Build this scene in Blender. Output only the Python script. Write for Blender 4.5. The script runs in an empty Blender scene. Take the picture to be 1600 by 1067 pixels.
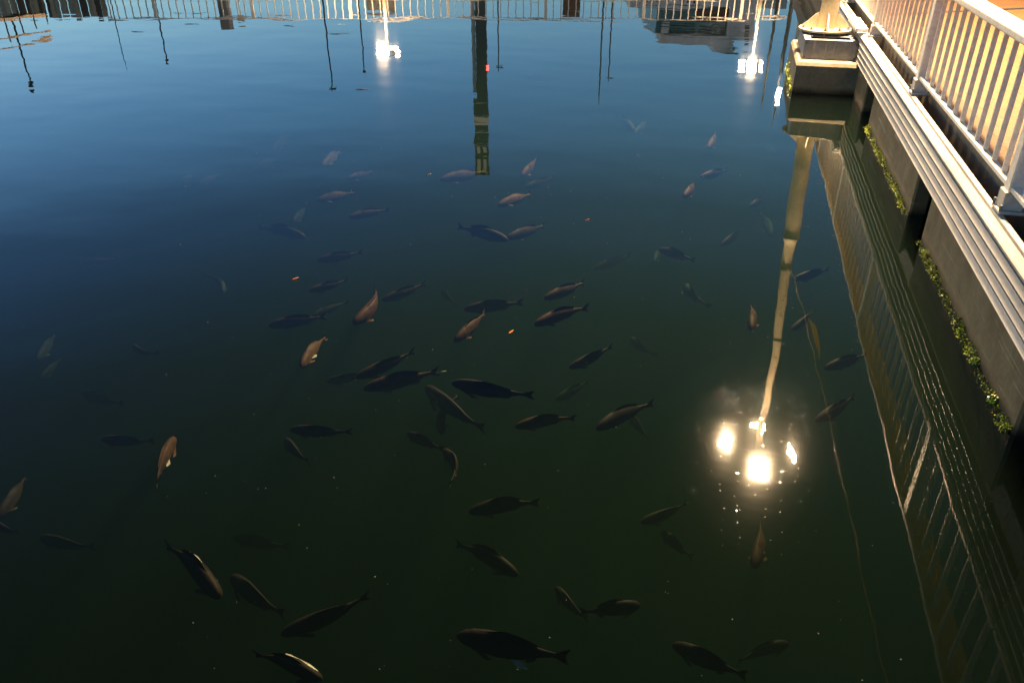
import bpy, bmesh, math, random
from mathutils import Vector, Matrix
random.seed(7)
scene = bpy.context.scene
COL = scene.collection
R = math.radians

# ------------------------------------------------------------------ camera numbers
H = 3.0                       # eye above the water
FPX = 1274.0                  # focal length in pixels of a 1600 wide frame
PITCH, YAW = R(30.0), R(14.1)
EYE = Vector((0, 0, H))
FWD = Vector((-math.sin(YAW) * math.cos(PITCH), math.cos(YAW) * math.cos(PITCH), -math.sin(PITCH)))
RGT = Vector((math.cos(YAW), math.sin(YAW), 0))
UPV = RGT.cross(FWD)
HEAD = Vector((-math.sin(YAW), math.cos(YAW), 0))

def ray(u, v):
    return FWD + RGT * ((u - 800) / FPX) + UPV * (-(v - 533.5) / FPX)

def at_z(u, v, z):            # where the sight line meets the level z
    d = ray(u, v)
    return EYE + d * ((z - H) / d.z)

def far_point(u, v, dist):    # a thing seen mirrored in the water, standing dist metres ahead
    d = ray(u, v)
    t = dist / d.dot(HEAD)
    return Vector((d.x * t, d.y * t, -d.z * t - H))

# ------------------------------------------------------------------ materials
def new_mat(name):
    m = bpy.data.materials.new(name)
    m.use_nodes = True
    nt = m.node_tree
    nt.nodes.clear()
    return m, nt

def N(nt, typ, **kw):
    n = nt.nodes.new(typ)
    for k, v in kw.items():
        if k.startswith('_'):
            setattr(n, k[1:], v)
        else:
            n.inputs[k.replace('__', ' ')].default_value = v
    return n

def L(nt, a, b):
    nt.links.new(a, b)

def rgba(c):
    return (c[0], c[1], c[2], 1)

def surf_mat(name, c1, c2, scale=4.0, rough=0.6, bump=0.004, metal=0.0, detail=6, stretch=(1, 1, 1), streak=None, tide=False):
    """two tones mixed by noise, a finer tone of grime, a little relief"""
    m, nt = new_mat(name)
    out = N(nt, 'ShaderNodeOutputMaterial')
    p = N(nt, 'ShaderNodeBsdfPrincipled')
    p.inputs['Metallic'].default_value = metal
    tc = N(nt, 'ShaderNodeTexCoord')
    mp = N(nt, 'ShaderNodeMapping')
    mp.inputs['Scale'].default_value = stretch
    L(nt, tc.outputs['Object'], mp.inputs['Vector'])
    n1 = N(nt, 'ShaderNodeTexNoise', Scale=scale, Detail=detail, Roughness=0.62)
    n2 = N(nt, 'ShaderNodeTexNoise', Scale=scale * 9, Detail=4, Roughness=0.6)
    L(nt, mp.outputs['Vector'], n1.inputs['Vector'])
    L(nt, mp.outputs['Vector'], n2.inputs['Vector'])
    r1 = N(nt, 'ShaderNodeValToRGB')
    r1.color_ramp.elements[0].position = 0.34
    r1.color_ramp.elements[1].position = 0.66
    r1.color_ramp.elements[0].color = rgba(c1)
    r1.color_ramp.elements[1].color = rgba(c2)
    L(nt, n1.outputs['Fac'], r1.inputs['Fac'])
    mx = N(nt, 'ShaderNodeMix', _data_type='RGBA', _blend_type='MULTIPLY')
    r2 = N(nt, 'ShaderNodeValToRGB')
    r2.color_ramp.elements[0].position = 0.3
    r2.color_ramp.elements[1].position = 0.7
    r2.color_ramp.elements[0].color = (0.78, 0.77, 0.75, 1)
    r2.color_ramp.elements[1].color = (1.05, 1.05, 1.05, 1)
    L(nt, n2.outputs['Fac'], r2.inputs['Fac'])
    mx.inputs['Factor'].default_value = 1.0
    L(nt, r1.outputs['Color'], mx.inputs['A'])
    L(nt, r2.outputs['Color'], mx.inputs['B'])
    col = mx.outputs['Result']
    if streak:
        ms = N(nt, 'ShaderNodeMapping')
        ms.inputs['Scale'].default_value = streak[1]
        ms.inputs['Rotation'].default_value = (streak[3], 0, 0) if len(streak) > 3 else (0, 0, 0)
        L(nt, tc.outputs['Object'], ms.inputs['Vector'])
        ns = N(nt, 'ShaderNodeTexNoise', Scale=1.0, Detail=3, Roughness=0.6, Distortion=0.6)
        L(nt, ms.outputs['Vector'], ns.inputs['Vector'])
        rs = N(nt, 'ShaderNodeValToRGB')
        rs.color_ramp.elements[0].position = streak[2]
        rs.color_ramp.elements[1].position = streak[2] + 0.12
        L(nt, ns.outputs['Fac'], rs.inputs['Fac'])
        m3 = N(nt, 'ShaderNodeMix', _data_type='RGBA')
        L(nt, rs.outputs['Color'], m3.inputs['Factor'])
        L(nt, col, m3.inputs['A'])
        m3.inputs['B'].default_value = rgba(streak[0])
        col = m3.outputs['Result']
    if tide:                                # slime below the water line, a stained band above it
        ge = N(nt, 'ShaderNodeNewGeometry')
        sz = N(nt, 'ShaderNodeSeparateXYZ')
        L(nt, ge.outputs['Position'], sz.inputs['Vector'])
        nz = N(nt, 'ShaderNodeMath', _operation='MULTIPLY_ADD')
        L(nt, n1.outputs['Fac'], nz.inputs[0])
        nz.inputs[1].default_value = -0.16
        L(nt, sz.outputs['Z'], nz.inputs[2])
        tr = N(nt, 'ShaderNodeMapRange', _interpolation_type='SMOOTHSTEP')
        tr.inputs['From Min'].default_value = 0.03
        tr.inputs['From Max'].default_value = -0.08
        L(nt, nz.outputs[0], tr.inputs['Value'])
        m4 = N(nt, 'ShaderNodeMix', _data_type='RGBA')
        L(nt, tr.outputs['Result'], m4.inputs['Factor'])
        L(nt, col, m4.inputs['A'])
        m4.inputs['B'].default_value = (0.010, 0.010, 0.006, 1)
        col = m4.outputs['Result']
    L(nt, col, p.inputs['Base Color'])
    rr = N(nt, 'ShaderNodeMapRange')
    rr.inputs['To Min'].default_value = max(0.05, rough - 0.12)
    rr.inputs['To Max'].default_value = min(1, rough + 0.12)
    L(nt, n2.outputs['Fac'], rr.inputs['Value'])
    L(nt, rr.outputs['Result'], p.inputs['Roughness'])
    if bump:
        b = N(nt, 'ShaderNodeBump', Strength=0.6, Distance=bump)
        L(nt, n2.outputs['Fac'], b.inputs['Height'])
        L(nt, b.outputs['Normal'], p.inputs['Normal'])
    L(nt, p.outputs['BSDF'], out.inputs['Surface'])
    return m

def emit_mat(name, color, strength):
    m, nt = new_mat(name)
    out = N(nt, 'ShaderNodeOutputMaterial')
    e = N(nt, 'ShaderNodeEmission', Strength=strength)
    tc = N(nt, 'ShaderNodeTexCoord')
    # the rows of light points behind the cover glass
    v = N(nt, 'ShaderNodeTexVoronoi', Scale=22.0, Randomness=0.0)
    L(nt, tc.outputs['Object'], v.inputs['Vector'])
    r = N(nt, 'ShaderNodeValToRGB')
    r.color_ramp.elements[0].color = rgba(color)
    r.color_ramp.elements[1].color = rgba([c * 0.7 for c in color])
    L(nt, v.outputs['Distance'], r.inputs['Fac'])
    L(nt, r.outputs['Color'], e.inputs['Color'])
    L(nt, e.outputs['Emission'], out.inputs['Surface'])
    return m

WARM = (1.0, 0.69, 0.38)
M = {}
M['white'] = surf_mat('white_paint', (0.76, 0.73, 0.67), (0.84, 0.81, 0.75), 3, 0.42, 0.0006, streak=((0.55, 0.47, 0.38), (9, 9, 1.2), 0.66))
M['ledge'] = surf_mat('pale_aluminium', (0.44, 0.42, 0.40), (0.58, 0.56, 0.53), 2.5, 0.5, 0.0012, stretch=(1, 0.25, 1), streak=((0.42, 0.36, 0.29), (14, 2, 14), 0.62))
M['galv'] = surf_mat('galvanised_steel', (0.13, 0.145, 0.17), (0.20, 0.22, 0.25), 7, 0.5, 0.0008, streak=((0.36, 0.35, 0.34), (22, 22, 2), 0.6))
M['concrete'] = surf_mat('weathered_concrete', (0.105, 0.085, 0.046), (0.215, 0.180, 0.105), 2.6, 0.85, 0.006, streak=((0.34, 0.31, 0.22), (0.5, 1.1, 17), 0.61, 0.6), tide=True)
M['conc_pale'] = surf_mat('pale_concrete', (0.17, 0.145, 0.10), (0.28, 0.245, 0.175), 2.6, 0.85, 0.006, streak=((0.16, 0.15, 0.12), (3, 3, 1), 0.66), tide=True)
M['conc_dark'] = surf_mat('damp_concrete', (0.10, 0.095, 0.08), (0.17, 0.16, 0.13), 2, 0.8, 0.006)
M['tan'] = surf_mat('tan_boards', (0.48, 0.32, 0.18), (0.78, 0.58, 0.38), 2, 0.75, 0.003, stretch=(6, 6, 0.4))
M['pole'] = surf_mat('dark_bronze_paint', (0.030, 0.026, 0.022), (0.055, 0.048, 0.040), 3, 0.5, 0.0006)
M['greypole'] = surf_mat('grey_pole_paint', (0.16, 0.15, 0.13), (0.24, 0.22, 0.19), 3, 0.5, 0.0006)
M['post'] = surf_mat('cream_post_paint', (0.44, 0.38, 0.27), (0.54, 0.48, 0.36), 3, 0.45, 0.0006, streak=((0.45, 0.38, 0.27), (12, 12, 1), 0.64))
M['box_grey'] = surf_mat('grey_panel_paint', (0.17, 0.17, 0.17), (0.26, 0.25, 0.25), 2, 0.6, 0.001)
M['box_brown'] = surf_mat('brown_panel_paint', (0.10, 0.05, 0.03), (0.16, 0.08, 0.05), 3, 0.6, 0.001)
M['sign'] = surf_mat('tan_sign_face', (0.36, 0.22, 0.13), (0.42, 0.27, 0.16), 4, 0.6, 0.0005)
M['wallwhite'] = surf_mat('white_render', (0.66, 0.60, 0.56), (0.80, 0.74, 0.70), 0.5, 0.8, 0.004)
M['teal'] = surf_mat('teal_cladding', (0.03, 0.10, 0.11), (0.05, 0.15, 0.16), 0.5, 0.3, 0.001)
M['glass'] = surf_mat('dark_window_glass', (0.012, 0.014, 0.016), (0.03, 0.03, 0.03), 0.6, 0.12, 0.0)
M['redband'] = surf_mat('rust_red_cladding', (0.17, 0.045, 0.035), (0.24, 0.07, 0.05), 0.7, 0.7, 0.001)
M['tower_dark'] = surf_mat('dark_tower_cladding', (0.05, 0.055, 0.055), (0.08, 0.085, 0.075), 0.4, 0.35, 0.001)
M['tower_pale'] = surf_mat('pale_tower_concrete', (0.68, 0.62, 0.54), (0.80, 0.74, 0.66), 0.4, 0.8, 0.001)
M['rubber'] = surf_mat('black_cable_sheath', (0.012, 0.012, 0.012), (0.03, 0.028, 0.026), 20, 0.5, 0.0003)
M['wire'] = surf_mat('grey_wire', (0.62, 0.60, 0.55), (0.78, 0.75, 0.70), 20, 0.4, 0.0)
M['yellow'] = surf_mat('yellow_plastic', (0.72, 0.46, 0.05), (0.80, 0.55, 0.09), 20, 0.4, 0.0)
M['leaf'] = surf_mat('orange_dead_leaf', (0.75, 0.24, 0.03), (0.85, 0.36, 0.08), 40, 0.6, 0.0)
M['fin'] = surf_mat('pale_fin_and_glint', (0.30, 0.26, 0.20), (0.44, 0.39, 0.31), 20, 0.4, 0.0)  # real pale fins, and the strips that paint glints on two flanks
M['twig'] = surf_mat('wet_brown_bark', (0.05, 0.03, 0.022), (0.09, 0.055, 0.04), 30, 0.5, 0.0)
M['paleleaf'] = surf_mat('pale_dead_leaf', (0.55, 0.50, 0.42), (0.66, 0.62, 0.52), 40, 0.6, 0.0)
M['asphalt'] = surf_mat('quay_surface', (0.16, 0.14, 0.12), (0.24, 0.21, 0.18), 0.4, 0.85, 0.004)
M['bed'] = surf_mat('silt_bed', (0.030, 0.040, 0.022), (0.055, 0.062, 0.036), 0.5, 0.9, 0.02)
M['lens_main'] = emit_mat('floodlight_glow', WARM, 3700.0)
M['lens_side'] = emit_mat('floodlight_side_glow', WARM, 1500.0)
M['lens_out'] = emit_mat('floodlight_water_side_glow', WARM, 3200.0)
M['lens_far_main'] = emit_mat('far_floodlight_main_glow', WARM, 1300.0)
M['lens_far'] = emit_mat('far_floodlight_glow', WARM, 260.0)
M['lit_window'] = emit_mat('lit_window_glow', (1.0, 0.86, 0.66), 0.10)
M['red_lamp'] = emit_mat('red_warning_glow', (1.0, 0.05, 0.03), 6.0)
M['white_lamp'] = emit_mat('small_white_glow', (1.0, 0.93, 0.85), 60.0)

# pavers of the pier
def paver_mat():
    m, nt = new_mat('yellow_brick_pavers')
    out = N(nt, 'ShaderNodeOutputMaterial')
    p = N(nt, 'ShaderNodeBsdfPrincipled', Roughness=0.8)
    tc = N(nt, 'ShaderNodeTexCoord')
    br = N(nt, 'ShaderNodeTexBrick', Scale=1.0)
    br.inputs['Brick Width'].default_value = 0.22
    br.inputs['Row Height'].default_value = 0.11
    br.inputs['Mortar Size'].default_value = 0.006
    br.inputs['Mortar Smooth'].default_value = 0.2
    br.inputs['Color1'].default_value = (0.17, 0.078, 0.015, 1)
    br.inputs['Color2'].default_value = (0.14, 0.062, 0.012, 1)
    br.inputs['Mortar'].default_value = (0.07, 0.032, 0.009, 1)
    L(nt, tc.outputs['Object'], br.inputs['Vector'])
    n = N(nt, 'ShaderNodeTexNoise', Scale=1.4, Detail=6)
    L(nt, tc.outputs['Object'], n.inputs['Vector'])
    r = N(nt, 'ShaderNodeValToRGB')
    r.color_ramp.elements[0].color = (0.74, 0.72, 0.7, 1)
    r.color_ramp.elements[1].color = (1.08, 1.08, 1.05, 1)
    L(nt, n.outputs['Fac'], r.inputs['Fac'])
    mx = N(nt, 'ShaderNodeMix', _data_type='RGBA', _blend_type='MULTIPLY')
    mx.inputs['Factor'].default_value = 1
    L(nt, br.outputs['Color'], mx.inputs['A'])
    L(nt, r.outputs['Color'], mx.inputs['B'])
    L(nt, mx.outputs['Result'], p.inputs['Base Color'])
    b = N(nt, 'ShaderNodeBump', Strength=0.6, Distance=0.004)
    b.invert = True
    L(nt, br.outputs['Fac'], b.inputs['Height'])
    L(nt, b.outputs['Normal'], p.inputs['Normal'])
    L(nt, p.outputs['BSDF'], out.inputs['Surface'])
    return m
M['paver'] = paver_mat()

def moss_mat():
    m, nt = new_mat('green_algae')
    out = N(nt, 'ShaderNodeOutputMaterial')
    p = N(nt, 'ShaderNodeBsdfPrincipled', Roughness=0.35)
    tc = N(nt, 'ShaderNodeTexCoord')
    n = N(nt, 'ShaderNodeTexNoise', Scale=16, Detail=3)
    L(nt, tc.outputs['Object'], n.inputs['Vector'])
    r = N(nt, 'ShaderNodeValToRGB')
    e = r.color_ramp.elements
    e[0].position, e[1].position = 0.36, 0.6
    e[0].color = (0.07, 0.09, 0.012, 1)
    e[1].color = (0.34, 0.42, 0.03, 1)
    k = e.new(0.72)
    k.color = (0.22, 0.14, 0.04, 1)
    L(nt, n.outputs['Fac'], r.inputs['Fac'])
    L(nt, r.outputs['Color'], p.inputs['Base Color'])
    L(nt, p.outputs['BSDF'], out.inputs['Surface'])
    return m
M['moss'] = moss_mat()

def fish_mat():
    """each fish's own colour on the back, a paler belly, rows of scales"""
    m, nt = new_mat('fish_scales')
    out = N(nt, 'ShaderNodeOutputMaterial')
    p = N(nt, 'ShaderNodeBsdfPrincipled', Roughness=0.6)
    p.inputs['Specular IOR Level'].default_value = 0.06
    oi = N(nt, 'ShaderNodeObjectInfo')
    tc = N(nt, 'ShaderNodeTexCoord')
    sx = N(nt, 'ShaderNodeSeparateXYZ')
    L(nt, tc.outputs['Object'], sx.inputs['Vector'])
    mr = N(nt, 'ShaderNodeMapRange')
    mr.inputs['From Min'].default_value = 0.03
    mr.inputs['From Max'].default_value = -0.10
    L(nt, sx.outputs['Z'], mr.inputs['Value'])
    mp = N(nt, 'ShaderNodeMapping')
    mp.inputs['Scale'].default_value = (36, 36, 44)
    L(nt, tc.outputs['Object'], mp.inputs['Vector'])
    v = N(nt, 'ShaderNodeTexVoronoi', Scale=1.0, Randomness=0.45)
    L(nt, mp.outputs['Vector'], v.inputs['Vector'])
    rv = N(nt, 'ShaderNodeValToRGB')
    rv.color_ramp.elements[0].position, rv.color_ramp.elements[1].position = 0.25, 0.75
    rv.color_ramp.elements[0].color = (1.2, 1.2, 1.2, 1)
    rv.color_ramp.elements[1].color = (0.55, 0.55, 0.55, 1)
    L(nt, v.outputs['Distance'], rv.inputs['Fac'])
    m1 = N(nt, 'ShaderNodeMix', _data_type='RGBA', _blend_type='MULTIPLY')
    m1.inputs['Factor'].default_value = 0.8
    L(nt, oi.outputs['Color'], m1.inputs['A'])
    L(nt, rv.outputs['Color'], m1.inputs['B'])
    nz = N(nt, 'ShaderNodeTexNoise', Scale=7, Detail=4)
    L(nt, tc.outputs['Object'], nz.inputs['Vector'])
    rn = N(nt, 'ShaderNodeValToRGB')
    rn.color_ramp.elements[0].position, rn.color_ramp.elements[1].position = 0.35, 0.65
    rn.color_ramp.elements[0].color = (0.6, 0.6, 0.62, 1)
    rn.color_ramp.elements[1].color = (1.15, 1.1, 1.0, 1)
    L(nt, nz.outputs['Fac'], rn.inputs['Fac'])
    m2 = N(nt, 'ShaderNodeMix', _data_type='RGBA', _blend_type='MULTIPLY')
    m2.inputs['Factor'].default_value = 1
    L(nt, m1.outputs['Result'], m2.inputs['A'])
    L(nt, rn.outputs['Color'], m2.inputs['B'])
    m3 = N(nt, 'ShaderNodeMix', _data_type='RGBA')
    L(nt, mr.outputs['Result'], m3.inputs['Factor'])
    L(nt, m2.outputs['Result'], m3.inputs['A'])
    sc = N(nt, 'ShaderNodeMix', _data_type='RGBA', _blend_type='MULTIPLY')
    sc.inputs['Factor'].default_value = 1
    L(nt, oi.outputs['Color'], sc.inputs['A'])
    sc.inputs['B'].default_value = (2.1, 2.1, 2.0, 1)
    L(nt, sc.outputs['Result'], m3.inputs['B'])
    L(nt, m3.outputs['Result'], p.inputs['Base Color'])
    L(nt, p.outputs['BSDF'], out.inputs['Surface'])
    return m
M['fish'] = fish_mat()

def water_mat():
    m, nt = new_mat('water_surface')
    out = N(nt, 'ShaderNodeOutputMaterial')
    geo = N(nt, 'ShaderNodeNewGeometry')
    def wave(scale, rot, amp, stretch=(1, 1, 1), detail=1.0):
        mp = N(nt, 'ShaderNodeMapping')
        mp.inputs['Rotation'].default_value = (0, 0, R(rot))
        mp.inputs['Scale'].default_value = stretch
        L(nt, geo.outputs['Position'], mp.inputs['Vector'])
        n = N(nt, 'ShaderNodeTexNoise', _noise_dimensions='2D', Scale=scale, Detail=detail, Roughness=0.45)
        L(nt, mp.outputs['Vector'], n.inputs['Vector'])
        k = N(nt, 'ShaderNodeMath', _operation='MULTIPLY')
        k.inputs[1].default_value = amp
        L(nt, n.outputs['Fac'], k.inputs[0])
        return k.outputs[0]
    hs = [wave(0.55, 10, WAVE[0], (1.0, 1.5, 1)), wave(1.5, -25, WAVE[1], (0.8, 1.3, 1)), wave(4.0, 35, WAVE[2], (0.7, 1.2, 1), 2.0)]
    # dimples round specks of scum and tiny bubbles held by the surface film
    def dimples(scale, rad, amp, keep):
        v = N(nt, 'ShaderNodeTexVoronoi', _voronoi_dimensions='2D', Scale=scale, Randomness=1.0)
        L(nt, geo.outputs['Position'], v.inputs['Vector'])
        r = N(nt, 'ShaderNodeMapRange', _interpolation_type='SMOOTHERSTEP')
        r.inputs['From Min'].default_value = rad * scale
        r.inputs['From Max'].default_value = 0.0
        r.inputs['To Min'].default_value = 0.0
        r.inputs['To Max'].default_value = amp
        L(nt, v.outputs['Distance'], r.inputs['Value'])
        s = N(nt, 'ShaderNodeSeparateColor')
        L(nt, v.outputs['Color'], s.inputs['Color'])
        g = N(nt, 'ShaderNodeMath', _operation='LESS_THAN')
        g.inputs[1].default_value = keep
        L(nt, s.outputs['Red'], g.inputs[0])
        q = N(nt, 'ShaderNodeMath', _operation='MULTIPLY')
        L(nt, g.outputs[0], q.inputs[0])
        L(nt, r.outputs['Result'], q.inputs[1])
        # the specks gather in the lee of the pier
        py = N(nt, 'ShaderNodeSeparateXYZ')
        L(nt, geo.outputs['Position'], py.inputs['Vector'])
        ms_ = N(nt, 'ShaderNodeMapRange', _interpolation_type='SMOOTHSTEP')
        ms_.inputs['From Min'].default_value = 12.5
        ms_.inputs['From Max'].default_value = 9.5
        L(nt, py.outputs['Y'], ms_.inputs['Value'])
        q2 = N(nt, 'ShaderNodeMath', _operation='MULTIPLY')
        L(nt, q.outputs[0], q2.inputs[0])
        L(nt, ms_.outputs['Result'], q2.inputs[1])
        return q2.outputs[0]
    hs += [dimples(12.0, 0.0088, 0.00026, 0.55), dimples(6.0, 0.012, 0.00030, 0.28)]
    tot = hs[0]
    for h_ in hs[1:]:
        a = N(nt, 'ShaderNodeMath', _operation='ADD')
        L(nt, tot, a.inputs[0])
        L(nt, h_, a.inputs[1])
        tot = a.outputs[0]
    b = N(nt, 'ShaderNodeBump', Strength=1.0, Distance=1.0)
    L(nt, tot, b.inputs['Height'])
    # reflectance by the angle of view against the rippled surface
    dt = N(nt, 'ShaderNodeVectorMath', _operation='DOT_PRODUCT')
    L(nt, b.outputs['Normal'], dt.inputs[0])
    L(nt, geo.outputs['Incoming'], dt.inputs[1])
    ab = N(nt, 'ShaderNodeMath', _operation='ABSOLUTE')
    L(nt, dt.outputs['Value'], ab.inputs[0])
    om = N(nt, 'ShaderNodeMath', _operation='SUBTRACT', _use_clamp=True)
    om.inputs[0].default_value = 1.0
    L(nt, ab.outputs[0], om.inputs[1])
    pw = N(nt, 'ShaderNodeMath', _operation='POWER')
    L(nt, om.outputs[0], pw.inputs[0])
    pw.inputs[1].default_value = 5.0
    fr = N(nt, 'ShaderNodeMath', _operation='MULTIPLY_ADD', _use_clamp=True)
    L(nt, pw.outputs[0], fr.inputs[0])
    fr.inputs[1].default_value = 0.98
    fr.inputs[2].default_value = 0.021
    g1 = N(nt, 'ShaderNodeBsdfGlossy', Roughness=0.0)
    g2 = N(nt, 'ShaderNodeBsdfGlossy', Roughness=0.075)
    g3 = N(nt, 'ShaderNodeBsdfGlossy', Roughness=0.13)
    for g in (g1, g2, g3):
        g.inputs['Color'].default_value = (1, 1, 1, 1)
        L(nt, b.outputs['Normal'], g.inputs['Normal'])
    ma = N(nt, 'ShaderNodeMixShader', Fac=0.25)
    L(nt, g2.outputs[0], ma.inputs[1])
    L(nt, g3.outputs[0], ma.inputs[2])
    mb = N(nt, 'ShaderNodeMixShader')
    fm = N(nt, 'ShaderNodeMath', _operation='MULTIPLY')
    f3 = N(nt, 'ShaderNodeMath', _operation='POWER')
    L(nt, ab.outputs[0], f3.inputs[0])
    f3.inputs[1].default_value = 0.8
    L(nt, f3.outputs[0], fm.inputs[0])
    fm.inputs[1].default_value = FILM
    L(nt, fm.outputs[0], mb.inputs['Fac'])
    L(nt, g1.outputs[0], mb.inputs[1])
    L(nt, ma.outputs[0], mb.inputs[2])
    t = N(nt, 'ShaderNodeBsdfTransparent', Color=(0.93, 0.97, 0.95, 1))
    mc = N(nt, 'ShaderNodeMixShader')
    L(nt, fr.outputs[0], mc.inputs['Fac'])
    L(nt, t.outputs[0], mc.inputs[1])
    L(nt, mb.outputs[0], mc.inputs[2])
    L(nt, mc.outputs[0], out.inputs['Surface'])
    return m
WAVE = (0.0050, 0.0011, 0.00030)
FILM = 0.040
M['water'] = water_mat()

def depth_mat():
    m, nt = new_mat('murky_green_water')
    out = N(nt, 'ShaderNodeOutputMaterial')
    s = N(nt, 'ShaderNodeVolumeScatter', Density=0.027, Anisotropy=0.2)
    s.inputs['Color'].default_value = (0.42, 0.72, 0.54, 1)
    a = N(nt, 'ShaderNodeVolumeAbsorption', Density=1.1)
    a.inputs['Color'].default_value = (0.31, 0.48, 0.35, 1)
    ad = N(nt, 'ShaderNodeAddShader')
    L(nt, s.outputs[0], ad.inputs[0])
    L(nt, a.outputs[0], ad.inputs[1])
    L(nt, ad.outputs[0], out.inputs['Volume'])
    return m
M['depth'] = depth_mat()

# ------------------------------------------------------------------ mesh helpers
class MB:
    def __init__(s):
        s.bm = bmesh.new()
    def box(s, lo, hi, bevel=0.0, mat=None, seg=1):
        lo, hi = Vector(lo), Vector(hi)
        r = bmesh.ops.create_cube(s.bm, size=1.0)
        vs = r['verts']
        c, d = (lo + hi) / 2, hi - lo
        for v in vs:
            v.co = Vector((v.co.x * d.x, v.co.y * d.y, v.co.z * d.z)) + c
            if mat is not None:
                v.co = mat @ v.co
        if bevel:
            es = list({e for v in vs for e in v.link_edges})
            bmesh.ops.bevel(s.bm, geom=es, offset=bevel, segments=seg, profile=0.6, affect='EDGES')
        return s
    def tube(s, pts, rads, n=10, caps=True):
        rings = []
        for i, p in enumerate(pts):
            p = Vector(p)
            a = Vector(pts[max(i - 1, 0)])
            b = Vector(pts[min(i + 1, len(pts) - 1)])
            d = (b - a).normalized()
            u = d.orthogonal().normalized() if i == 0 else (u - d * u.dot(d)).normalized()
            w = d.cross(u)
            r = rads[i] if hasattr(rads, '__len__') else rads
            rings.append([s.bm.verts.new(p + (u * math.cos(2 * math.pi * k / n) + w * math.sin(2 * math.pi * k / n)) * r) for k in range(n)])
        for a, b in zip(rings, rings[1:]):
            for k in range(n):
                s.bm.faces.new((a[k], a[(k + 1) % n], b[(k + 1) % n], b[k]))
        if caps:
            s.bm.faces.new(rings[0][::-1])
            s.bm.faces.new(rings[-1])
        return s
    def extrude_profile(s, prof, y0, y1, ny=1, wob=0.0):
        """closed profile of (x, z) swept along Y"""
        rows = []
        for j in range(ny + 1):
            y = y0 + (y1 - y0) * j / ny
            dx = random.uniform(-wob, wob)
            rows.append([s.bm.verts.new((x + dx, y, z)) for x, z in prof])
        n = len(prof)
        for a, b in zip(rows, rows[1:]):
            for k in range(n):
                s.bm.faces.new((a[k], b[k], b[(k + 1) % n], a[(k + 1) % n]))
        s.bm.faces.new(rows[0])
        s.bm.faces.new(rows[-1][::-1])
        return s
    def prism(s, pts, thick):
        """flat outline given in 3D, thickened along its normal"""
        pts = [Vector(p) for p in pts]
        nrm = (pts[1] - pts[0]).cross(pts[2] - pts[0]).normalized() * thick / 2
        a = [s.bm.verts.new(p + nrm) for p in pts]
        b = [s.bm.verts.new(p - nrm) for p in pts]
        s.bm.faces.new(a)
        s.bm.faces.new(b[::-1])
        n = len(pts)
        for k in range(n):
            s.bm.faces.new((a[k], b[k], b[(k + 1) % n], a[(k + 1) % n]))
        return s
    def build(s, name, m, parent=None, smooth=False, at=None, rot=None):
        bmesh.ops.recalc_face_normals(s.bm, faces=s.bm.faces[:])
        me = bpy.data.meshes.new(name)
        s.bm.to_mesh(me)
        s.bm.free()
        if smooth:
            for p in me.polygons:
                p.use_smooth = True
        me.materials.append(M[m])
        o = bpy.data.objects.new(name, me)
        COL.objects.link(o)
        o.parent = parent
        if at is not None:
            o.location = at
        if rot is not None:
            o.rotation_euler = rot
        return o

def tag(o, label=None, cat=None, group=None, kind=None):
    if label: o['label'] = label
    if cat: o['category'] = cat
    if group: o['group'] = group
    if kind: o['kind'] = kind
    return o

def empty(name, loc, label, cat, group=None, rz=0):
    o = bpy.data.objects.new(name, None)
    o.location = loc
    o.rotation_euler = (0, 0, rz)
    COL.objects.link(o)
    return tag(o, label, cat, group)

def copy_tree(o, parent=None):
    c = o.copy()
    COL.objects.link(c)
    c.parent = parent
    for ch in [x for x in COL.objects if x.parent == o]:
        copy_tree(ch, c)
    return c

# ------------------------------------------------------------------ water, bed, air of the place
def sheet(name, x0, x1, y0, y1, z, m, kind='structure', nx=1, ny=1):
    bm = bmesh.new()
    g = [[bm.verts.new((x0 + (x1 - x0) * i / nx, y0 + (y1 - y0) * j / ny, z)) for i in range(nx + 1)] for j in range(ny + 1)]
    for j in range(ny):
        for i in range(nx):
            bm.faces.new((g[j][i], g[j][i + 1], g[j + 1][i + 1], g[j + 1][i]))
    me = bpy.data.meshes.new(name)
    bm.to_mesh(me)
    bm.free()
    me.materials.append(M[m])
    o = bpy.data.objects.new(name, me)
    COL.objects.link(o)
    return tag(o, kind=kind)

w = sheet('water', -250, 250, -60, 320, 0.0, 'water')
w['label'] = 'calm dark green and blue harbour water mirroring lamps and poles'
d = MB().box((-60, -25, -3.6), (60, 60, -0.012)).build('water_depth', 'depth')
tag(d, 'murky green depth of the harbour water', None, None, 'stuff')
bed = sheet('lake_bed', -250, 250, -60, 320, -3.2, 'bed')

# ------------------------------------------------------------------ the pier on the right
PX = 1.99                                   # face of the concrete panels
deck = MB().box((2.21, -6, 0.60), (14, 60, 0.95)).build('pavement', 'paver')
tag(deck, 'yellow brick paved deck of the pier', None, None, 'structure')
g = MB()
a, b = Vector((2.5, 15.32, 0.957)), Vector((9.0, 18.9, 0.957))
dv = (b - a).normalized()
nv = Vector((-dv.y, dv.x, 0)) * 0.05
bmv = [g.bm.verts.new(p) for p in (a - nv, b - nv, b + nv, a + nv)]
g.bm.faces.new(bmv)
tag(g.build('drain_channel', 'rubber'), 'dark narrow drain slot crossing the yellow brick deck', 'drain')

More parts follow.
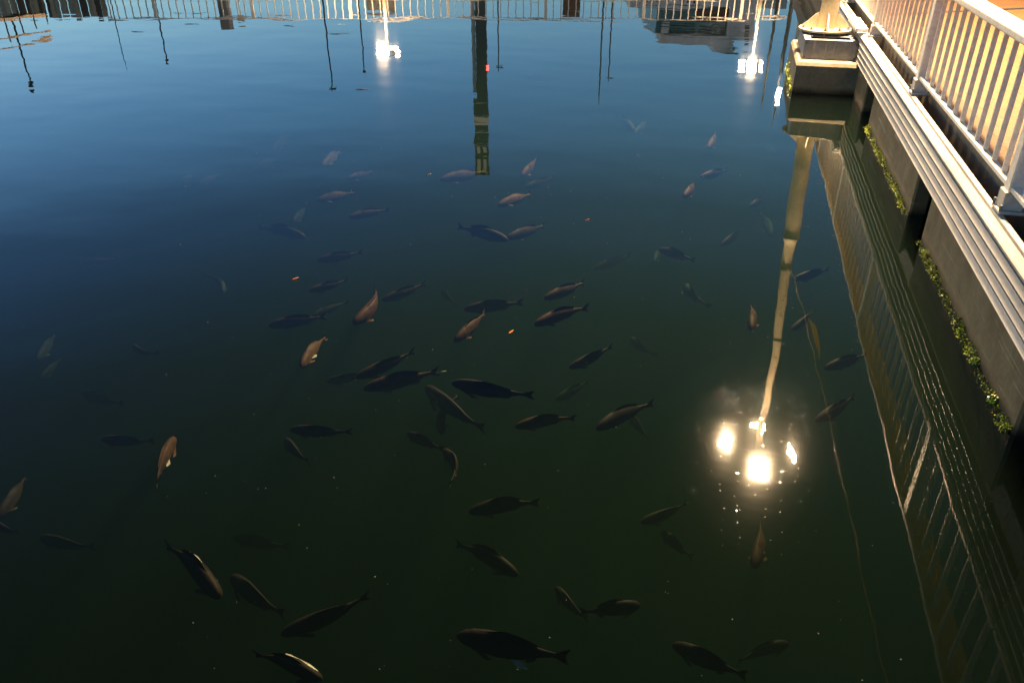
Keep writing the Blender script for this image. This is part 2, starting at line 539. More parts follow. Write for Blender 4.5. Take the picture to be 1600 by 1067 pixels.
# beam along the edge: four lipped ribs, a sloping ledge and a top strip
prof = [(2.035, 0.36), (1.985, 0.47)]
z = 0.47
for k in range(4):
    zt = z + 0.083
    prof += [(1.945, z + 0.002), (1.943, z + 0.010), (1.961, z + 0.056), (2.004, z + 0.060), (2.004, zt - 0.001)]
    z = zt
prof += [(1.948, 0.806), (1.944, 0.826), (1.952, 0.838), (1.990, 0.874), (1.994, 0.856), (2.003, 0.856), (2.004, 0.884), (2.010, 0.890), (2.040, 0.893), (2.045, 0.885), (2.045, 0.36)]
fb = empty('edge_beam', (2.0, 14.0, 0.47), 'long pale ribbed metal edge beam running under the pier railing', 'edge beam')
o = MB().extrude_profile([(x - 2.0, z_ - 0.47) for x, z_ in prof], -18, 31).build('ribbed_face', 'ledge', fb)
# inner wall of the open slot, with conduits
sl = MB().box((2.20, -4, 0.10), (2.209, 45, 0.944)).build('slot_wall', 'conc_pale')
tag(sl, 'dim concrete wall of the open slot between edge beam and paved deck', 'wall')
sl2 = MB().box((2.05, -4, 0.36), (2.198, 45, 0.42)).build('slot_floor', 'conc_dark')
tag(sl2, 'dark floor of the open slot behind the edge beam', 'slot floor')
for k, (x, z_) in enumerate(((2.13, 0.64), (2.185, 0.70))):
    pts = [(x + 0.006 * math.sin(j * 1.3 + k), -4 + j * 0.9, z_ - 0.035 * abs(math.sin(j * 0.9 + k))) for j in range(46)]
    o = MB().tube(pts, 0.009, 6).build('electric_cable', 'wire', None, True)
    tag(o, ('thin grey cable in the dark slot beside the edge beam', 'thin grey cable in the dark slot closer to the paved deck')[k], 'cable', 'cables in the slot')

# concrete panels under the beam
def panel(y0, y1, label):
    p = MB()
    p.box((PX, y0, -3.3), (2.15, y1, 0.47), 0.018)
    o = p.build('concrete_panel', 'concrete')
    return tag(o, label, 'concrete panel', 'concrete panels under the edge beam')
panel(4.67, 7.83, 'nearest concrete panel under the edge beam, scratched, with ragged algae at its foot')
panel(8.50, 11.88, 'scratched concrete panel under the edge beam, second from the front, with a green algae band')
panel(12.6, 15.9, 'concrete panel under the edge beam behind the lamp pedestal')
panel(16.6, 19.9, 'distant concrete panel under the edge beam just beyond the lamp pedestal')
panel(20.6, 31.0, 'farthest concrete panel under the edge beam')
panel(0.8, 4.0, 'shaded concrete panel under the edge beam beside the viewer')
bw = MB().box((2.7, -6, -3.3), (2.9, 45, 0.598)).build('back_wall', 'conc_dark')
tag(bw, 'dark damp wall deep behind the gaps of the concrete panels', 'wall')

def algae(y0, y1, label, seed, dens):
    rnd = random.Random(seed)
    m = MB()
    y = y0
    while y < y1:
        clump = 0.5 + 0.5 * math.sin(y * 5.1 + seed) + 0.5 * math.sin(y * 13.7) + rnd.uniform(-0.3, 0.3)
        cnt = int(dens * max(0.30, clump))
        for _ in range(cnt):
            yy = y + rnd.uniform(0, 0.03)
            ht = rnd.random() ** 1.3
            zz = -0.02 + 0.062 * ht * (0.55 + 0.45 * clump)
            xx = PX - rnd.uniform(0.0, 0.055) * (1.1 - ht) - 0.004
            s_ = rnd.uniform(0.004, 0.015)
            c = Vector((xx, yy, zz))
            a_ = Vector((rnd.uniform(-1, 0.2), rnd.uniform(-1, 1), rnd.uniform(-0.4, 1))).normalized() * s_
            b_ = a_.orthogonal().normalized() * s_ * rnd.uniform(0.4, 0.8)
            vs = [m.bm.verts.new(c + q) for q in (-a_ * 0.6, b_ * 0.9 + a_ * 0.1, a_, -b_ * 0.9 + a_ * 0.1)]
            m.bm.faces.new(vs)
        y += 0.03
    o = m.build('algae', 'moss')
    return tag(o, label, None, None, 'stuff')
algae(4.69, 7.80, 'ragged green algae along the foot of the nearest panel', 3, 34)
algae(8.52, 11.86, 'green algae band along the foot of the second panel', 11, 30)
algae(16.62, 19.8, 'thin green algae along the foot of the distant panel', 17, 12)

# algae lumps and shells low on the nearest panel
def lump(y, r_, label):
    bm = bmesh.new()
    bmesh.ops.create_icosphere(bm, subdivisions=3, radius=r_)
    for v in bm.verts:
        n = v.co.normalized()
        v.co *= 1 + 0.25 * math.sin(n.x * 9 + y) * math.sin(n.y * 8) + random.uniform(-0.08, 0.08)
    m = MB(); m.bm.free(); m.bm = bm
    o = m.build('shell_cluster', 'moss', at=(PX - r_ * 0.62, y, 0.012))
    tag(o, label, 'shell cluster', 'shell clusters on the nearest panel')
lump(5.05, 0.034, 'round mossy shell cluster low on the nearest panel')
lump(4.74, 0.024, 'small shell cluster at the near corner of the nearest panel')
lump(5.55, 0.030, 'bumpy shell cluster midway along the ragged algae')

# ------------------------------------------------------------------ railing
RX = 2.085
rail = empty('railing', (RX, 14.0, 0.95), 'white metal railing with upright bars along the edge of the pier', 'railing')
def loc(p): return (p[0] - RX, p[1] - 14.0, p[2] - 0.95)
m = MB().box(loc((2.035, -4, 1.925)), loc((2.225, 29.4, 1.985)), 0.012, seg=2)
m.build('handrail', 'white', rail)
for k, y in enumerate((-1.1, 2.55, 6.2, 9.85, 13.5, 17.15, 20.8, 24.45, 28.1)):
    m = MB().box((-0.05, -0.06, -0.02), (0.05, 0.06, 0.973), 0.008)
    post = m.build('post', 'white', rail, at=loc((RX, y, 0.95)))
    ft = MB()
    ft.box((-0.082, -0.10, -0.052), (0.10, 0.10, -0.03), 0.004)
    ft.box((-0.066, -0.075, -0.03), (0.07, 0.075, 0.10), 0.006)
    ft.build('foot', 'ledge', post)
    for sx, sy in ((-0.072, -0.085), (-0.072, 0.085), (0.085, -0.085), (0.085, 0.085)):
        MB().tube([(sx, sy, -0.03), (sx, sy, 0.012)], 0.011, 6).build('bolt', 'galv', post)
ys = (-1.1, 2.55, 6.2, 9.85, 13.5, 17.15, 20.8, 24.45, 28.1)
for y0, y1 in zip(ys, ys[1:]):
    MB().box(loc((2.045, y0 + 0.062, 1.055)), loc((2.105, y1 - 0.062, 1.092)), 0.005).build('bottom_rail', 'white', rail)
bal = None
nb = 0
for y0 in ys[:-1]:
    for j in range(1, 13):
        y = y0 + 3.65 * j / 13
        if y < 1.4 or nb >= 100:
            continue
        if bal is None:
            bal = MB().box((-0.019, -0.011, 0.0), (0.019, 0.011, 0.832), 0.003).build('baluster', 'white', rail)
            ob = bal
        else:
            ob = bal.copy()
            COL.objects.link(ob)
            ob.parent = rail
        ob.location = loc((2.078, y, 1.093))
        nb += 1

# ------------------------------------------------------------------ lamp pedestal and lamp
ped = MB()
prof2 = [(1.08, 13.645, 1.99, 15.62)]
x0, y0, x1, y1 = prof2[0]
bm = ped.bm
lv = []
for z_, o_ in ((-3.3, 0.0), (0.405, 0.0), (0.454, 0.022), (0.462, 0.036)):
    lv.append([bm.verts.new(p) for p in ((x0 + o_, y0 + o_, z_), (x1, y0 + o_, z_), (x1, y1 - o_, z_), (x0 + o_, y1 - o_, z_))])
for a_, b_ in zip(lv, lv[1:]):
    for k in range(4):
        bm.faces.new((a_[k], a_[(k + 1) % 4], b_[(k + 1) % 4], b_[k]))
bm.faces.new(lv[0][::-1]); bm.faces.new(lv[-1])
tag(ped.build('lamp_pedestal', 'conc_pale'), 'square concrete pedestal standing in the water under the lamp', 'pedestal')
algae_p = MB()
rnd = random.Random(5)
for _ in range(420):
    yy = rnd.uniform(13.66, 15.5)
    c = Vector((1.078 - rnd.uniform(0, 0.035), yy, rnd.uniform(-0.02, 0.1) * rnd.random() + 0.12 * rnd.random() ** 4))
    s_ = rnd.uniform(0.008, 0.02)
    a_ = Vector((rnd.uniform(-1, 0.2), rnd.uniform(-1, 1), rnd.uniform(-0.4, 1))).normalized() * s_
    b_ = a_.orthogonal().normalized() * s_ * 0.6
    algae_p.bm.faces.new([algae_p.bm.verts.new(c + q) for q in (-a_ * 0.6, b_, a_, -b_)])
tag(algae_p.build('algae', 'moss'), 'green algae on the water side of the lamp pedestal', None, None, 'stuff')

LX, LY = 1.50, 14.58
lamp = empty('lamp_post', (LX, LY, 0.465), 'tall cream lamp post with four lit floodlights, on the concrete pedestal', 'lamp post', 'floodlight lamp posts')
def lo(x, y, z_): return (x - LX, y - LY, z_ - 0.465)
# plinth: a plated frame with an open pocket on top
pl = MB()
pl.box(lo(1.165, 13.87, 0.465), lo(1.945, 13.90, 0.735), 0.004)
pl.box(lo(1.165, 15.27, 0.465), lo(1.945, 15.30, 0.735), 0.004)
pl.box(lo(1.165, 13.90, 0.465), lo(1.195, 15.27, 0.735), 0.004)
pl.box(lo(1.915, 13.90, 0.465), lo(1.945, 15.27, 0.735), 0.004)
pl.box(lo(1.16, 13.865, 0.738), lo(1.945, 13.97, 0.752), 0.003)
pl.box(lo(1.16, 15.20, 0.738), lo(1.945, 15.305, 0.752), 0.003)
pl.box(lo(1.16, 13.97, 0.738), lo(1.26, 15.20, 0.752), 0.003)
pl.box(lo(1.84, 13.97, 0.738), lo(1.945, 15.20, 0.752), 0.003)
pl.box(lo(1.26, 14.22, 0.736), lo(1.84, 15.20, 0.750), 0.002)
plinth = pl.build('plinth', 'galv', lamp)
for x, z_ in ((1.19, 0.70), (1.19, 0.50), (1.92, 0.50), (1.92, 0.70)):
    MB().tube([lo(x, 13.862, z_), lo(x, 13.872, z_)], 0.012, 8).build('bolt', 'rubber', plinth)
MB().tube([lo(LX, LY, 0.792), lo(LX, LY, 0.794), lo(LX, LY, 0.822), lo(LX, LY, 0.826)], [0.40, 0.41, 0.41, 0.40], 40).build('base_plate', 'post', lamp)
for k in range(10):
    a_ = 2 * math.pi * (k + 0.35) / 10
    x, y = LX + 0.355 * math.cos(a_), LY + 0.355 * math.sin(a_)
    m = MB().tube([lo(x, y, 0.75), lo(x, y, 0.87)], 0.013, 8)
    m.tube([lo(x, y, 0.827), lo(x, y, 0.852)], 0.026, 6)
    m.build('anchor_bolt', 'galv', lamp)
for k in range(4):
    a_ = 2 * math.pi * k / 4 + R(-90)
    c, s_ = math.cos(a_), math.sin(a_)
    pts = [lo(LX + c * r_, LY + s_ * r_, z_) for r_, z_ in ((0.132, 0.827), (0.36, 0.827), (0.36, 0.85), (0.18, 1.03), (0.132, 1.05))]
    MB().prism(pts, 0.016).build('gusset', 'post', lamp)
lean = 0.032
def axis(z_): return (LX + lean * (z_ - 0.82), LY, z_)
zs = [0.827, 1.5, 2.2, 2.74, 2.80, 2.86, 3.3, 4.2, 5.2, 6.4, 7.5]
rs = [0.137, 0.136, 0.135, 0.134, 0.120, 0.098, 0.096, 0.085, 0.075, 0.066, 0.058]
MB().tube([lo(*axis(z_)) for z_ in zs], rs, 28).build('shaft', 'post', lamp, True)
for z_, r_ in ((2.72, 0.150), (3.32, 0.108), (4.9, 0.088)):
    MB().tube([lo(*axis(z_ - 0.02)), lo(*axis(z_ - 0.016)), lo(*axis(z_ + 0.016)), lo(*axis(z_ + 0.02))], [r_ - 0.006, r_, r_, r_ - 0.006], 28).build('collar', 'galv', lamp)
def floodlights(root, hub, base, lens_near, lens_side, lens_out, ring=0.66, size=0.16):
    """four square floodlights on a ring round the pole top, each > arm, lens"""
    for k, (ang, face, tl) in enumerate(((-90, -90, 34), (0, -10, 50), (90, 90, 3), (180, 235, 60))):
        a_ = R(ang)
        mt = Matrix.Translation(Vector(hub) + Vector((math.cos(a_) * ring, math.sin(a_) * ring, 0))) @ Matrix.Rotation(R(face), 4, 'Z') @ Matrix.Rotation(R(-tl), 4, 'Y')
        hs_ = size * (1.25 if k == 0 else 1.0)
        h_ = MB().box((-hs_, -hs_, 0.0), (hs_, hs_, 0.075), 0.012)
        for q in range(5):
            yq = -size * 0.8 + q * size * 0.4
            h_.box((-size * 0.8, yq - 0.006, 0.076), (size * 0.8, yq + 0.006, 0.125))
        fl = h_.build('floodlight', 'pole', root)
        fl.matrix_local = Matrix.Translation(-Vector(base)) @ mt
        q = MB()
        e_ = size * (1.15 if k == 0 else 0.88)
        q.bm.faces.new([q.bm.verts.new(p) for p in ((-e_, -e_, -0.003), (-e_, e_, -0.003), (e_, e_, -0.003), (e_, -e_, -0.003))])
        q.build('lens', lens_near if k == 0 else (lens_out if k == 3 else lens_side), fl)
        tip = Vector((math.cos(a_) * (ring - 0.06), math.sin(a_) * (ring - 0.06), 0.1))
        hb = Vector(hub) - Vector(base)
        MB().tube([hb + Vector((0, 0, 0.06)), hb + tip], 0.022, 8).build('arm', 'galv', root)
hub = (axis(7.5)[0] + 0.02, LY + 0.16, 7.60)
floodlights(lamp, hub, (LX, LY, 0.465), 'lens_main', 'lens_side', 'lens_out')
# bracket with stacked clamp plates tying the plinth to the beam
br = empty('clamp_bracket', (1.985, 14.35, 0.9), 'stack of white clamp plates tying the lamp plinth to the edge beam', 'bracket')
for k in range(6):
    MB().box((-0.13, -0.5 + k * 0.19, -0.005), (0.05, -0.40 + k * 0.19, 0.045 + 0.006 * (k % 2)), 0.006).build('clamp_plate', 'white', br)
MB().box((-0.10, -0.55, -0.035), (0.045, 0.62, -0.007), 0.004).build('bracket_bar', 'galv', br)

# cable from the post along the pier, with a yellow strap hanging on it
p0 = Vector(axis(3.32)) + Vector((0.09, -0.06, 0))
p1 = Vector((2.42, 0.2, 3.62))
cp = []
for j in range(41):
    t = j / 40
    q = p0.lerp(p1, t)
    q.z -= 0.42 * t * (1 - t) * 4 * 0.25
    cp.append(q)
cab = MB().tube(cp, 0.010, 6).build('overhead_cable', 'wire', None, True)
tag(cab, 'thin grey overhead cable strung from the lamp post along the pier', 'cable')
q0 = cp[6]
q1 = cp[10]
st = []
strap = MB()
for j in range(9):
    t = j / 8
    c = q0.lerp(q1, t) + Vector((0.02 + 0.03 * math.sin(t * math.pi), 0, -0.07 - 0.10 * math.sin(t * 2.6)))
    st.append(c)
wd = [0.006, 0.018, 0.03, 0.034, 0.034, 0.03, 0.026, 0.016, 0.006]
strap.tube(st, wd, 6)
tag(strap.build('strap', 'yellow', None, True), 'yellow strap end dangling from the overhead cable', 'strap')

# ------------------------------------------------------------------ floating leaves
def leaf(u, v, ln, ang, mat_, label):
    p = at_z(u, v, 0.006)
    m = MB()
    out = []
    for t, w_ in ((0, 0.02), (0.2, 0.16), (0.45, 0.22), (0.75, 0.13), (1, 0.01)):
        out.append((t - 0.5, w_))
    top = [(x * ln, w_ * ln, 0.006 * math.sin(x * 3)) for x, w_ in out]
    bot = [(x * ln, -w_ * ln, 0.006 * math.sin(x * 3 + 1)) for x, w_ in out]
    va = [m.bm.verts.new(q) for q in top]
    vb = [m.bm.verts.new(q) for q in bot]
    for k in range(4):
        m.bm.faces.new((va[k], va[k + 1], vb[k + 1], vb[k]))
    bmesh.ops.solidify(m.bm, geom=m.bm.faces[:], thickness=0.0025)
    o = m.build('leaf', mat_, at=p, rot=(0, 0, R(ang)))
    tag(o, label, 'leaf', 'leaves floating on the water')
leaf(462, 435, 0.062, 30, 'leaf', 'bright orange leaf floating on its own left of the shoal')
leaf(799, 518, 0.055, 60, 'leaf', 'bright orange leaf floating amid the shoal between two bronze fish')
leaf(918, 343, 0.04, 10, 'leaf', 'tiny orange leaf afloat right of the two fish that touch snout to snout')
leaf(671, 272, 0.05, -20, 'paleleaf', 'pale leaf fragment floating left of the mirrored tower top')

fk = MB()
rnd = random.Random(99)
for _ in range(420):
    u, v = rnd.uniform(250, 1420), 150 + 920 * rnd.random() ** 1.15
    p = at_z(u, v, 0.0025)
    if (v > 640 and rnd.random() < 0.6) or p.x > 1.9 or (p.x > 1.0 and p.y > 13.5):
        continue
    r_ = rnd.choice((0.0013, 0.0016, 0.002, 0.0028)) * rnd.uniform(0.7, 1.3)
    k_ = rnd.randint(5, 7)
    vs = [fk.bm.verts.new(p + Vector((math.cos(6.283 * q / k_), math.sin(6.283 * q / k_) * rnd.uniform(0.5, 1), 0)) * r_) for q in range(k_)]
    tp_ = fk.bm.verts.new(p + Vector((0, 0, r_ * 0.7)))
    for q in range(k_):
        fk.bm.faces.new((vs[q], vs[(q + 1) % k_], tp_))
tag(fk.build('scum', 'paleleaf'), 'tiny pale flecks of scum adrift on the water', None, None, 'stuff')

def twig(u, v, ln, ang, label):
    p = at_z(u, v, 0.004)
    pts = [(ln * (t - 0.5), ln * 0.06 * math.sin(t * 5 + u), 0.004 * math.sin(t * 7)) for t in (0, 0.2, 0.4, 0.6, 0.8, 1.0)]
    m = MB().tube(pts, [0.002, 0.005, 0.006, 0.006, 0.004, 0.002], 7)
    m.tube([pts[3], (pts[3][0] + ln * 0.16, pts[3][1] + ln * 0.10, 0.008)], [0.003, 0.0015], 6)
    tag(m.build('twig', 'twig', None, True, at=p, rot=(0, 0, R(ang))), label, 'twig', 'twigs adrift far out')
twig(530, 53, 0.42, 25, 'longest brown twig adrift between two dark mirrored poles')
twig(300, 38, 0.34, 8, 'dark twig adrift below the mirrored quay railing, left of the service column')
twig(452, 41, 0.30, -12, 'thin twig adrift right of the mirrored tan sign')
twig(215, 50, 0.28, 14, 'small twig adrift just right of the thinnest mirrored mast')
twig(566, 140, 0.22, 18, 'faint short twig adrift under the pole left of the lit lamp')

# ------------------------------------------------------------------ fish
def fish_mesh(name, bend, wave):
    bm = bmesh.new()
    st = [(0.0, 0.018, 0.020, -0.012), (0.018, 0.036, 0.042, -0.010), (0.06, 0.058, 0.070, -0.004), (0.13, 0.074, 0.096, 0.0), (0.24, 0.080, 0.118, 0.004),
          (0.36, 0.083, 0.130, 0.006), (0.48, 0.075, 0.122, 0.006), (0.60, 0.058, 0.096, 0.006), (0.69, 0.038, 0.062, 0.006), (0.77, 0.023, 0.040, 0.006), (0.84, 0.013, 0.030, 0.006)]
    def cx(t): return 0.5 - t
    def cy(t):
        s_ = max(0.0, t - 0.25)
        return bend * s_ * s_ * 1.25 + wave * math.sin((t - 0.1) * 5.2) * t * 0.12
    n = 14
    rings = []
    for t, w_, h_, zc in st:
        ring = []
        for k in range(n):
            a_ = 2 * math.pi * k / n
            z_ = math.sin(a_)
            ring.append(bm.verts.new((cx(t), cy(t) + math.cos(a_) * w_ * (1 - 0.18 * max(0, z_)), zc + z_ * h_ * (1.0 if z_ > 0 else 0.88))))
        rings.append(ring)
    for a_, b_ in zip(rings, rings[1:]):
        for k in range(n):
            bm.faces.new((a_[k], a_[(k + 1) % n], b_[(k + 1) % n], b_[k]))
    bm.faces.new(rings[0][::-1])
    top = round(n / 4)
    it = 3 if n % 4 == 0 else 4
    # forked tail, grown from the last ring
    last = rings[-1]
    def V(t, z_, dy=0.0): return bm.verts.new((cx(t), cy(t) + dy, z_))
    tail = [V(0.90, 0.052), V(0.99, 0.098), V(0.962, 0.040), V(0.945, 0.006), V(0.962, -0.030), V(0.99, -0.085), V(0.90, -0.042)]
    up = max(last, key=lambda v: v.co.z)
    dn = min(last, key=lambda v: v.co.z)
    mids = sorted(last, key=lambda v: v.co.y)
    left, right = mids[-1], mids[0]
    for side in (left, right):
        bm.faces.new((up, tail[0], tail[2], side))
        bm.faces.new((side, tail[2], tail[3])); bm.faces.new((side, tail[3], tail[4]))
        bm.faces.new((side, tail[4], tail[6], dn))
    bm.faces.new((tail[0], tail[1], tail[2])); bm.faces.new((tail[4], tail[5], tail[6]))
    # back fin
    tv = [max(r_, key=lambda v: v.co.z) for r_ in rings]
    hi = []
    for i, f_ in ((4, 0.012), (5, 0.035), (6, 0.035), (7, 0.022), (8, 0.012)):
        hi.append(bm.verts.new((tv[i].co.x - 0.045, tv[i].co.y, tv[i].co.z + f_)))
    for k, i in enumerate((4, 5, 6, 7)):
        bm.faces.new((tv[i], tv[i + 1], hi[k + 1], hi[k]))
    # belly fin
    bv = [min(r_, key=lambda v: v.co.z) for r_ in rings]
    lo1 = [bm.verts.new((bv[i].co.x - 0.03, bv[i].co.y, bv[i].co.z - f_)) for i, f_ in ((7, 0.045), (8, 0.03))]
    bm.faces.new((bv[7], bv[8], lo1[1], lo1[0]))
    # side fins
    for sgn in (1, -1):
        sv = [(max if sgn > 0 else min)(r_, key=lambda v: v.co.y) for r_ in rings]
        a_, b_ = sv[3], sv[4]
        ra, rb = rings[3][(rings[3].index(a_) + (-1 if sgn > 0 else 1)) % n], rings[4][(rings[4].index(b_) + (-1 if sgn > 0 else 1)) % n]
        f1 = bm.verts.new((rb.co.x - 0.05, rb.co.y + sgn * 0.05, rb.co.z - 0.05))
        f2 = bm.verts.new((rb.co.x - 0.10, rb.co.y + sgn * 0.025, rb.co.z - 0.055))
        bm.faces.new((ra, rb, f2, f1))
    me = bpy.data.meshes.new(name)
    bmesh.ops.recalc_face_normals(bm, faces=bm.faces[:])
    bm.to_mesh(me)
    bm.free()
    for p in me.polygons:
        p.use_smooth = True
    me.materials.append(M['fish'])
    return me
FM = {'s': fish_mesh('fish_straight', 0.0, 0.35), 'l': fish_mesh('fish_curving_left', 0.22, 0.2), 'r': fish_mesh('fish_curving_right', -0.22, -0.2),
      'c': fish_mesh('fish_curled', 0.62, 0.0), 'k': fish_mesh('fish_curled_other_way', -0.62, 0.0)}
TONE = {'b': (0.038, 0.021, 0.012), 'o': (0.054, 0.027, 0.013), 'm': (0.026, 0.017, 0.012), 'd': (0.025, 0.018, 0.014), 'g': (0.024, 0.026, 0.014), 'p': (0.045, 0.043, 0.036), 'k': (0.019, 0.0135, 0.0115)}
WORD = {'b': 'bronze', 'o': 'orange brown', 'm': 'brown', 'd': 'dark', 'g': 'olive', 'p': 'pale', 'k': 'black'}
